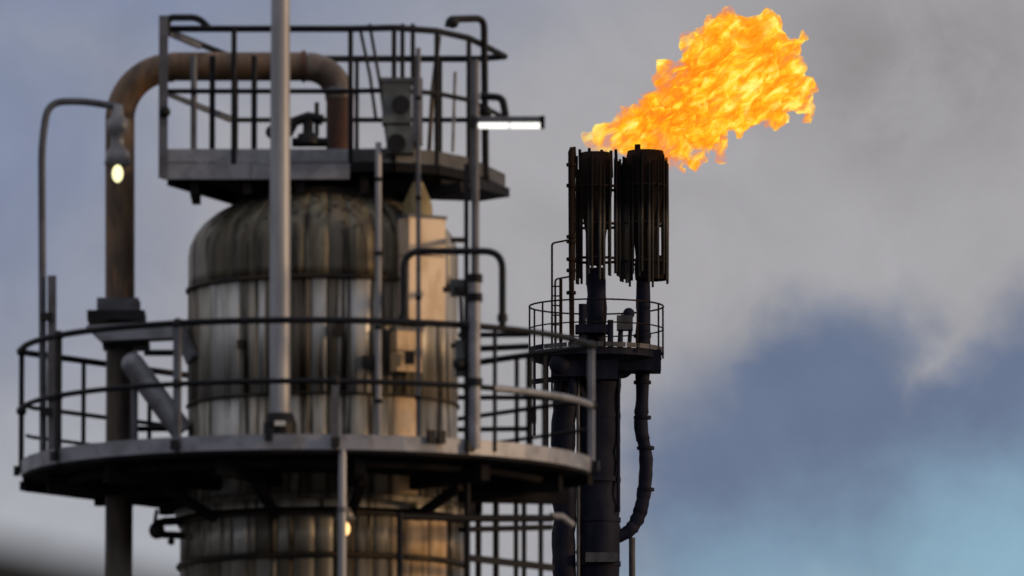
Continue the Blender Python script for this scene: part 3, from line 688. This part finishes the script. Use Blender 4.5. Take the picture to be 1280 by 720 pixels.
# ------------------------------------------------------------------ flare: two stacks, shared platform
def wobble(p0, p1, r, n, amp, seed):
    rr = random.Random(seed); pts = []; rad = []
    for i in range(n+1):
        t = i/n; p = p0.lerp(p1, t); pts.append(p + Vector((rr.uniform(-1, 1)*amp, rr.uniform(-1, 1)*amp, 0))); rad.append(r*rr.uniform(.92, 1.09))
    return pts, rad
def flare_head(px, y_top, y_mid, y_bot, core_w, ring_r, nb, label, parent_label):
    t_ = thing('flare_stack', Vector((F(px, 0).x, YF, 0)), label, 'flare stack', 'flare stacks')
    c = F(px, 300); zt_, zm_, zb_ = F(px, y_top).z, F(px, y_mid).z, F(px, y_bot).z
    rc = core_w*PXF
    MB().lathe([(rc*.45, zb_+.3), (rc*.62, zm_-.6), (rc*.9, zm_), (rc, zm_+.5), (rc*1.0, zt_-.25), (rc*.9, zt_-.02), (rc*.2, zt_)], c, 18).build('burner_head', M['soot'], t_)
    proto = None; rr = random.Random(nb)
    for k in range(nb):
        a = 2*math.pi*k/nb + rr.uniform(-.06, .06); r_ = ring_r*PXF*(1+rr.uniform(-.03, .03))
        x, y = c.x + r_*math.cos(a), c.y + r_*math.sin(a)
        if proto is None:
            mb = MB().tube([Vector((c.x, c.y, zb_)), Vector((c.x, c.y, (zb_+zt_)/2)), Vector((c.x, c.y, zt_-.25))], [.028, .034, .030], 6)
            proto = mb.build('shield_bar', M['bar'], t_); o = proto; org = Vector((c.x, c.y))
        else:
            o = proto.copy(); COL.objects.link(o); o.parent = t_
        o.location = (x-org.x, y-org.y, rr.uniform(-.12, .16)); o.rotation_euler = (0, 0, 0)
    for y_ in (y_top+45, y_top+92, y_bot-22):
        z = F(px, y_).z; r_ = ring_r*PXF*.97
        MB().tube([(c.x+r_*math.cos(2*math.pi*k/24), c.y+r_*math.sin(2*math.pi*k/24), z) for k in range(24)], .035, 6, closed=True).build('shield_ring', M['soot'], t_)
    return t_
f1 = flare_head(745, 190, 262, 347, 20.5, 32, 26, 'left flare stack with thick dark risers and a cage of vertical bars, burning', '')
f2 = flare_head(807, 188, 262, 350, 25, 28, 26, 'right flare stack on a thin riser with a cage of vertical bars, burning', '')
for px, dz, h in ((719, .0, .4), (726, 0, .3), (737, 0, .35), (752, 0, .28), (764, 0, .25), (771, 0, .3)):
    p = F(px, 196, random.uniform(-.3, .3)); MB().tube([p-Vector((0, 0, .5)), p+Vector((random.uniform(-.03, .03), 0, h*.6))], [.05, .035], 6).build('pilot_burner', M['soot'], f1)
for px in (797,):
    p = F(px, 190, .1); MB().tube([p-Vector((0, 0, .3)), p+Vector((0, 0, .18))], .07, 8).build('pilot_burner', M['soot'], f2)
# risers
pts, rad = wobble(F(745, 470), F(745, 335), 12.5*PXF, 8, .02, 1); MB().tube(pts, rad, 14).build('upper_riser', M['flare'], f1)
pts, rad = wobble(Vector((F(748, 0).x, YF, 0)), F(748, 440), 25.5*PXF, 110, .028, 2); MB().tube(pts, rad, 16).build('riser', M['flare'], f1)
pts, rad = wobble(Vector((F(705, 0).x, YF-.3, 0)), F(705, 445, .3), 14.5*PXF, 110, .028, 3); MB().tube(pts, rad, 14).build('side_riser', M['flare'], f1)
for px, r_ in ((722.5, 2.2),): MB().tube([Vector((F(px, 0).x, YF-.75, 0)), F(px, 440, .75)], r_*PXF, 6).build('conduit', M['flare_grey'], f1)
for y_ in (520, 600, 650, 705):
    MB().tube([F(748, y_+3), F(748, y_-3)], 28*PXF, 16).build('flange', M['flare'], f1)
MB().box(F(752, 697, .55), 40*PXF, .3, 12*PXF).build('name_plate', M['flare_grey'], f1)
pts = [F(804, 345), F(804, 400), F(803, 450), F(803, 500), F(800, 535), F(808, 566), F(807, 600), F(803, 630), F(797, 650), F(785, 667), F(762, 672)]
pts2 = fillet(pts, .3, 4); MB().tube(pts2, [8.6*PXF*random.uniform(.88, 1.12) for _ in pts2], 12).build('riser', M['flare'], f2)
MB().lathe([(20*PXF, F(814, 350).z), (21*PXF, F(814, 336).z), (20*PXF, F(814, 322).z), (14*PXF, F(814, 320).z)], F(814, 340), 16).build('lower_sleeve', M['soot'], f2)
for y_ in (420, 478, 522, 560, 612): MB().tube([F(803 + (4 if y_ > 550 else 0), y_+2), F(803 + (4 if y_ > 550 else 0), y_-2)], 11*PXF, 12).build('flange', M['flare'], f2)
MB().tube([Vector((F(790, 0).x, YF, 0)), F(790, 672)], 4*PXF, 8).build('drain_pipe', M['flare_grey'], f2)

fpz = F(745, 442).z
fpl = thing('flare_platform', (F(745, 0).x, YF, fpz), 'dark round platform with thin railings ringing the two flare stacks', 'platform')
FX = F(745, 0).x; FR = 84*PXF
MB().lathe([(.3, fpz-.62), (.75, fpz-.55), (FR*.66, fpz-.30), (FR*.97, fpz-.16), (FR*.97, fpz), (.3, fpz)], (FX, YF), 28, smooth=False).build('deck', M['flare'], fpl)
MB().box(F(798, 452, .3), 56*PXF, .9, 26*PXF).build('outrigger', M['flare'], fpl)
for z, r_ in ((fpz+1.12, .022), (fpz+.58, .018)):
    MB().tube([(FX+FR*math.cos(2*math.pi*k/32), YF+FR*math.sin(2*math.pi*k/32), z) for k in range(32)], r_, 6, closed=True).build('handrail', M['soot'], fpl)
for k in range(12):
    a = 2*math.pi*k/12 + .12
    MB().tube([(FX+FR*math.cos(a), YF+FR*math.sin(a), fpz-.1), (FX+FR*math.cos(a), YF+FR*math.sin(a), fpz+1.12)], .022, 6).build('post', M['soot'], fpl)
for k in range(28):
    a0, a1 = 2*math.pi*k/28+.01, 2*math.pi*(k+1)/28-.01
    if not 16 < k < 27: MB().beam((FX+FR*math.cos(a0), YF+FR*math.sin(a0), fpz+.06), (FX+FR*math.cos(a1), YF+FR*math.sin(a1), fpz+.06), .02, .13).build('toe_board', M['flare'], fpl)
    else: MB().beam((FX+FR*math.cos(a0), YF+FR*math.sin(a0), fpz+.06), (FX+FR*math.cos(a1), YF+FR*math.sin(a1), fpz+.06), .02, .11).build('toe_board', M['flare_grey'], fpl)
MB().tube(fillet([F(716, 505, 1.0), F(716, 464, .9), F(702, 440, .8)], .2), .10, 8).build('bracket', M['flare'], fpl)
MB().ball(F(700, 455, 1.0), .26, 1.1).build('junction_pot', M['flare'], fpl)
for px, y0_, y1_, wv_, r_ in ((683, 448, 560, .6, .05), (668, 440, 545, .9, .035), (728, 380, 440, .5, .09), (763, 400, 470, .6, .07), (773, 440, 640, .3, .045)):
    MB().tube([F(px, y1_, wv_), F(px, y0_, wv_)], r_, 8).build('service_pipe', M['flare'], fpl)
MB().box(F(712, 455, .8), 44*PXF, .6, 34*PXF).build('junction_box', M['flare'], fpl)
MB().box(F(752, 462, .9), 40*PXF, .5, 26*PXF).build('junction_box', M['flare'], fpl)
MB().box(F(742, 412, .4), 46*PXF, .5, 10*PXF).build('clamp_plate', M['flare'], fpl)
for px in (700, 722): MB().beam(F(px, 472, .5), F(745 + (px-745)*.5, 505, .45), .10, .10).build('bracket_strut', M['flare'], fpl)
MB().beam(F(660, 478, .95), F(726, 470, .9), .08, .12).build('cable_tray', M['flare'], fpl)
ig = thing('ignition_box', F(780, 432, .5), 'blurry grey valve box standing on the flare platform between the stacks', 'valve')
MB().box(F(781, 404, .5), 20*PXF, .35, 18*PXF).build('housing', M['flare_grey'], ig)
MB().tube([F(774, 440, .5), F(776, 412, .5)], .06, 6).build('stem', M['flare'], ig)
MB().tube([F(786, 440, .5), F(788, 412, .5)], .05, 6).build('stem', M['flare'], ig)
MB().ball(F(786, 392, .5), .14).build('actuator', M['flare'], ig)
# lightning mast + ladder at the left of the flare
ms = thing('pilot_mast', F(714, 440, .6), 'sooty black mast with clamps standing left of the flare cages', 'mast')
MB().tube([F(715, 440, .6), F(714, 300, .6), F(714, 190, .6), F(715, 184, .6)], [.06, .065, .075, .045], 8).build('mast_tube', M['soot'], ms)
for y_ in (206, 232, 296, 302, 324, 338, 366): MB().tube([F(714, y_+2, .6), F(714, y_-2, .6)], .115, 8).build('clamp', M['soot'], ms)
for px in (721, 727):
    MB().tube([F(px, 355, .5), F(px, 195, .5)], .03, 6).build('gas_line', M['soot'], ms)
ld = thing('access_ladder', F(697, 440, .9), 'thin black ladder with tall hoops rising from the left of the flare platform', 'ladder')
MB().tube(fillet([F(690, 500, .9), F(690, 304, .9), F(711, 300, .7)], .08), .026, 6).build('stile', M['soot'], ld)
MB().tube(fillet([F(694, 440, .9), F(694, 349, .9), F(711, 346, .7)], .08), .024, 6).build('stile', M['soot'], ld)
MB().tube([F(701, 500, .9), F(701, 349, .9)], .04, 6).build('stile', M['soot'], ld)
for y_ in range(358, 500, 12): MB().tube([F(690, y_, .9), F(701, y_, .9)], .018, 5).build('rung', M['soot'], ld)

# ------------------------------------------------------------------ flame (blobs of burning gas, fused, torn into tongues; a volume that glows and absorbs)
def flame():
    B = [(738, 184, 10), (746, 181, 17), (760, 174, 22), (790, 176, 26), (776, 169, 22), (790, 150, 15), (800, 165, 30), (802, 192, 24), (825, 152, 36), (836, 186, 30), (858, 196, 19), (884, 200, 11), (895, 201, 7),
         (848, 128, 38), (870, 152, 42), (884, 98, 44), (866, 62, 17), (872, 80, 22), (904, 50, 38), (914, 31, 19), (932, 44, 26), (888, 70, 24), (926, 92, 52), (918, 130, 36), (948, 58, 38), (955, 108, 44), (962, 138, 24),
         (978, 62, 26), (984, 96, 28), (1002, 52, 15), (1012, 46, 8), (1006, 105, 15), (1011, 130, 12), (1012, 147, 8), (900, 176, 12), (815, 120, 14), (836, 98, 10), (856, 48, 7), (926, 150, 20), (812, 205, 12), (757, 170, 20), (773, 158, 19), (789, 147, 18), (874, 207, 11), (852, 210, 11), (842, 206, 15), (862, 205, 13), (828, 204, 16), (784, 146, 12), (802, 132, 15), (932, 30, 21), (826, 108, 16), (846, 88, 18), (860, 70, 14)]
    rr = random.Random(3); bm = bmesh.new()
    for x, y, r in B:
        c = F(x, y, (-.75 if (x < 832 and y > 164) else rr.uniform(-.35, .35) - .1*(r/30))); rad = r*PXF*1.06
        res = bmesh.ops.create_icosphere(bm, subdivisions=3, radius=rad)
        for v in res['verts']: v.co = c + Vector((v.co.x, v.co.y*1.05, v.co.z))
    me = bpy.data.meshes.new('flame_blobs'); bm.to_mesh(me); bm.free()
    tmp = bpy.data.objects.new('flame_tmp', me); COL.objects.link(tmp)
    md = tmp.modifiers.new('r', 'REMESH'); md.mode = 'VOXEL'; md.voxel_size = .035
    dg = bpy.context.evaluated_depsgraph_get(); me2 = bpy.data.meshes.new_from_object(tmp.evaluated_get(dg))
    bpy.data.objects.remove(tmp); bpy.data.meshes.remove(me)
    bm = bmesh.new(); bm.from_mesh(me2)
    for _ in range(3): bmesh.ops.smooth_vert(bm, verts=bm.verts, factor=.5, use_axis_x=True, use_axis_y=True, use_axis_z=True)
    bm.normal_update()
    for v in bm.verts:
        p = v.co
        s1 = noise.turbulence(p*1.15, 4, False, noise_basis='PERLIN_ORIGINAL', amplitude_scale=.55, frequency_scale=2.1)
        s2 = noise.fractal(p*3.6 + Vector((9, 2, 5)), 1.0, 2.1, 4)
        v.co = p + v.normal*((s1-.30)*.42 + s2*.13 + noise.fractal(p*9.5, 1.0, 2.0, 2)*.045)
    bm.to_mesh(me2); bm.free()
    tmp = bpy.data.objects.new('flame_tmp', me2); COL.objects.link(tmp); md = tmp.modifiers.new('r', 'REMESH'); md.mode = 'VOXEL'; md.voxel_size = .03
    dg = bpy.context.evaluated_depsgraph_get(); me3 = bpy.data.meshes.new_from_object(tmp.evaluated_get(dg))
    bpy.data.objects.remove(tmp); bpy.data.meshes.remove(me2); me2 = me3
    bm = bmesh.new(); bm.from_mesh(me2)
    bmesh.ops.smooth_vert(bm, verts=bm.verts, factor=.5, use_axis_x=True, use_axis_y=True, use_axis_z=True)
    org = F(750, 195); 
    for v in bm.verts: v.co -= org
    bm.to_mesh(me2); bm.free(); me2.name = 'gas_flame'
    m = bpy.data.materials.new('burning_gas'); m.use_nodes = True; t = m.node_tree; t.nodes.clear()
    tcn = t.nodes.new('ShaderNodeTexCoord')
    def nz(sc, det, off, rough=.6, dist=0.0):
        mp = t.nodes.new('ShaderNodeMapping'); mp.inputs['Location'].default_value = off; mp.inputs['Rotation'].default_value = (0, R(35), 0); ms_ = t.nodes.new('ShaderNodeMapping'); ms_.inputs['Scale'].default_value = (.52, 1.05, 1.05)
        t.links.new(tcn.outputs['Object'], mp.inputs[0]); t.links.new(mp.outputs[0], ms_.inputs[0]); n = t.nodes.new('ShaderNodeTexNoise'); t.links.new(ms_.outputs[0], n.inputs['Vector'])
        n.inputs['Scale'].default_value = sc; n.inputs['Detail'].default_value = det; n.inputs['Roughness'].default_value = rough; n.inputs['Distortion'].default_value = dist
        return n.outputs['Fac']
    na = nz(1.0, 3, (2, 1, 4), .55, .8); nb = nz(2.5, 4, (5, 7, 1), .62, 1.2); nc = nz(5.5, 3, (1, 4, 8), .6, .8)
    sx = t.nodes.new('ShaderNodeSeparateXYZ'); t.links.new(tcn.outputs['Object'], sx.inputs[0])
    mixn = mth(t, 'ADD', mth(t, 'MULTIPLY', na, .25), mth(t, 'MULTIPLY_ADD', nb, .5, mth(t, 'MULTIPLY', nc, .25)))
    dens = mth(t, 'MULTIPLY', mth(t, 'MULTIPLY_ADD', sstep(t, mixn, .43, .57), 11.0, .55), mth(t, 'MULTIPLY_ADD', sstep(t, sx.outputs[0], -.4, 1.3), .65, .35))
    rampn = t.nodes.new('ShaderNodeValToRGB'); t.links.new(mixn, rampn.inputs[0]); cr = rampn.color_ramp
    cr.elements[0].position = .41; cr.elements[0].color = (.95, .10, .006, 1); cr.elements[1].position = .61; cr.elements[1].color = (1.0, .88, .22, 1)
    for p_, c_ in ((.462, (1.0, .17, .006)), (.507, (1.0, .33, .009)), (.552, (1.0, .60, .018))):
        e_ = cr.elements.new(p_); e_.color = (*c_, 1)
    colr = rampn.outputs[0]; hot = sstep(t, mixn, .45, .6)
    em = t.nodes.new('ShaderNodeEmission'); t.links.new(colr, em.inputs[0]); t.links.new(mth(t, 'MULTIPLY', dens, mth(t, 'MULTIPLY_ADD', hot, .25, 1.0)), em.inputs[1])
    ab = t.nodes.new('ShaderNodeVolumeAbsorption'); ab.inputs[0].default_value = (0, 0, 0, 1); t.links.new(dens, ab.inputs[1])
    ad = t.nodes.new('ShaderNodeAddShader'); t.links.new(em.outputs[0], ad.inputs[0]); t.links.new(ab.outputs[0], ad.inputs[1])
    o = t.nodes.new('ShaderNodeOutputMaterial'); t.links.new(ad.outputs[0], o.inputs['Volume'])
    me2.materials.clear(); me2.materials.append(m)
    ob = bpy.data.objects.new('gas_flame', me2); COL.objects.link(ob); ob.location = org
    ob['label'] = 'large orange and yellow flame blowing to the right from the flare tips'; ob['category'] = 'flame'
flame()

# ------------------------------------------------------------------ near shed, out of focus at the lower left
def shed():
    Y = 13.0
    a = P(-60, 664, Y); b = P(215, 724, Y)
    d = (b-a).normalized()
    t_ = thing('shed', (a.x, Y+.8, 0), 'dark roofed grey shed out of focus in the lower left corner', 'shed')
    ridge = a - d*.35; eave = b + d*1.0
    thk = .045
    nrm = Vector((-d.z, 0, d.x))
    if nrm.z < 0: nrm = -nrm
    rf = MB(); q = [ridge, eave, eave - nrm*thk, ridge - nrm*thk]
    q2 = [p + Vector((0, 2.2, 0)) for p in q]
    rf.add(q+q2, [(0, 1, 2, 3), (7, 6, 5, 4), (0, 4, 5, 1), (1, 5, 6, 2), (2, 6, 7, 3), (3, 7, 4, 0)]); rf.build('roof', M['roof'], t_)
    dl = Vector((-d.x, 0, d.z)); el_ = ridge - Vector((1, 0, 0))*0 
    q = [ridge, ridge - Vector((d.x, 0, -d.z))*1.6]; q += [q[1]-Vector((0, 0, thk)), q[0]-Vector((0, 0, thk))]
    q2 = [p + Vector((0, 2.2, 0)) for p in q]
    rf = MB(); rf.add(q+q2, [(0, 1, 2, 3), (7, 6, 5, 4), (0, 4, 5, 1), (1, 5, 6, 2), (2, 6, 7, 3), (3, 7, 4, 0)]); rf.build('roof', M['roof'], t_)
    # boarded gable, one board at a time
    x0 = ridge.x - 1.35; x1 = eave.x - .12; n = 20; wd = (x1-x0)/n
    for i in range(n):
        xa, xb = x0+wd*i+.003, x0+wd*(i+1)-.003
        f = lambda x: (ridge.z - abs(x-ridge.x)*abs(d.z/d.x)) - thk - .012
        m_ = MB(); vs = []
        for y in (Y+.05, Y+.075):
            vs += [(xa, y, .05), (xb, y, .05), (xb, y, f(xb)), (xa, y, f(xa))]
        m_.add(vs, [(0, 1, 2, 3), (7, 6, 5, 4), (0, 4, 5, 1), (1, 5, 6, 2), (2, 6, 7, 3), (3, 7, 4, 0)]); m_.build('board', M['shedwall'], t_)
    for x in (x0+.02, x1-.02):
        MB().box((x, Y+1.1, (ridge.z-.5)/2), .04, 2.0, ridge.z-.5).build('side_wall', M['shedwall'], t_)
shed()
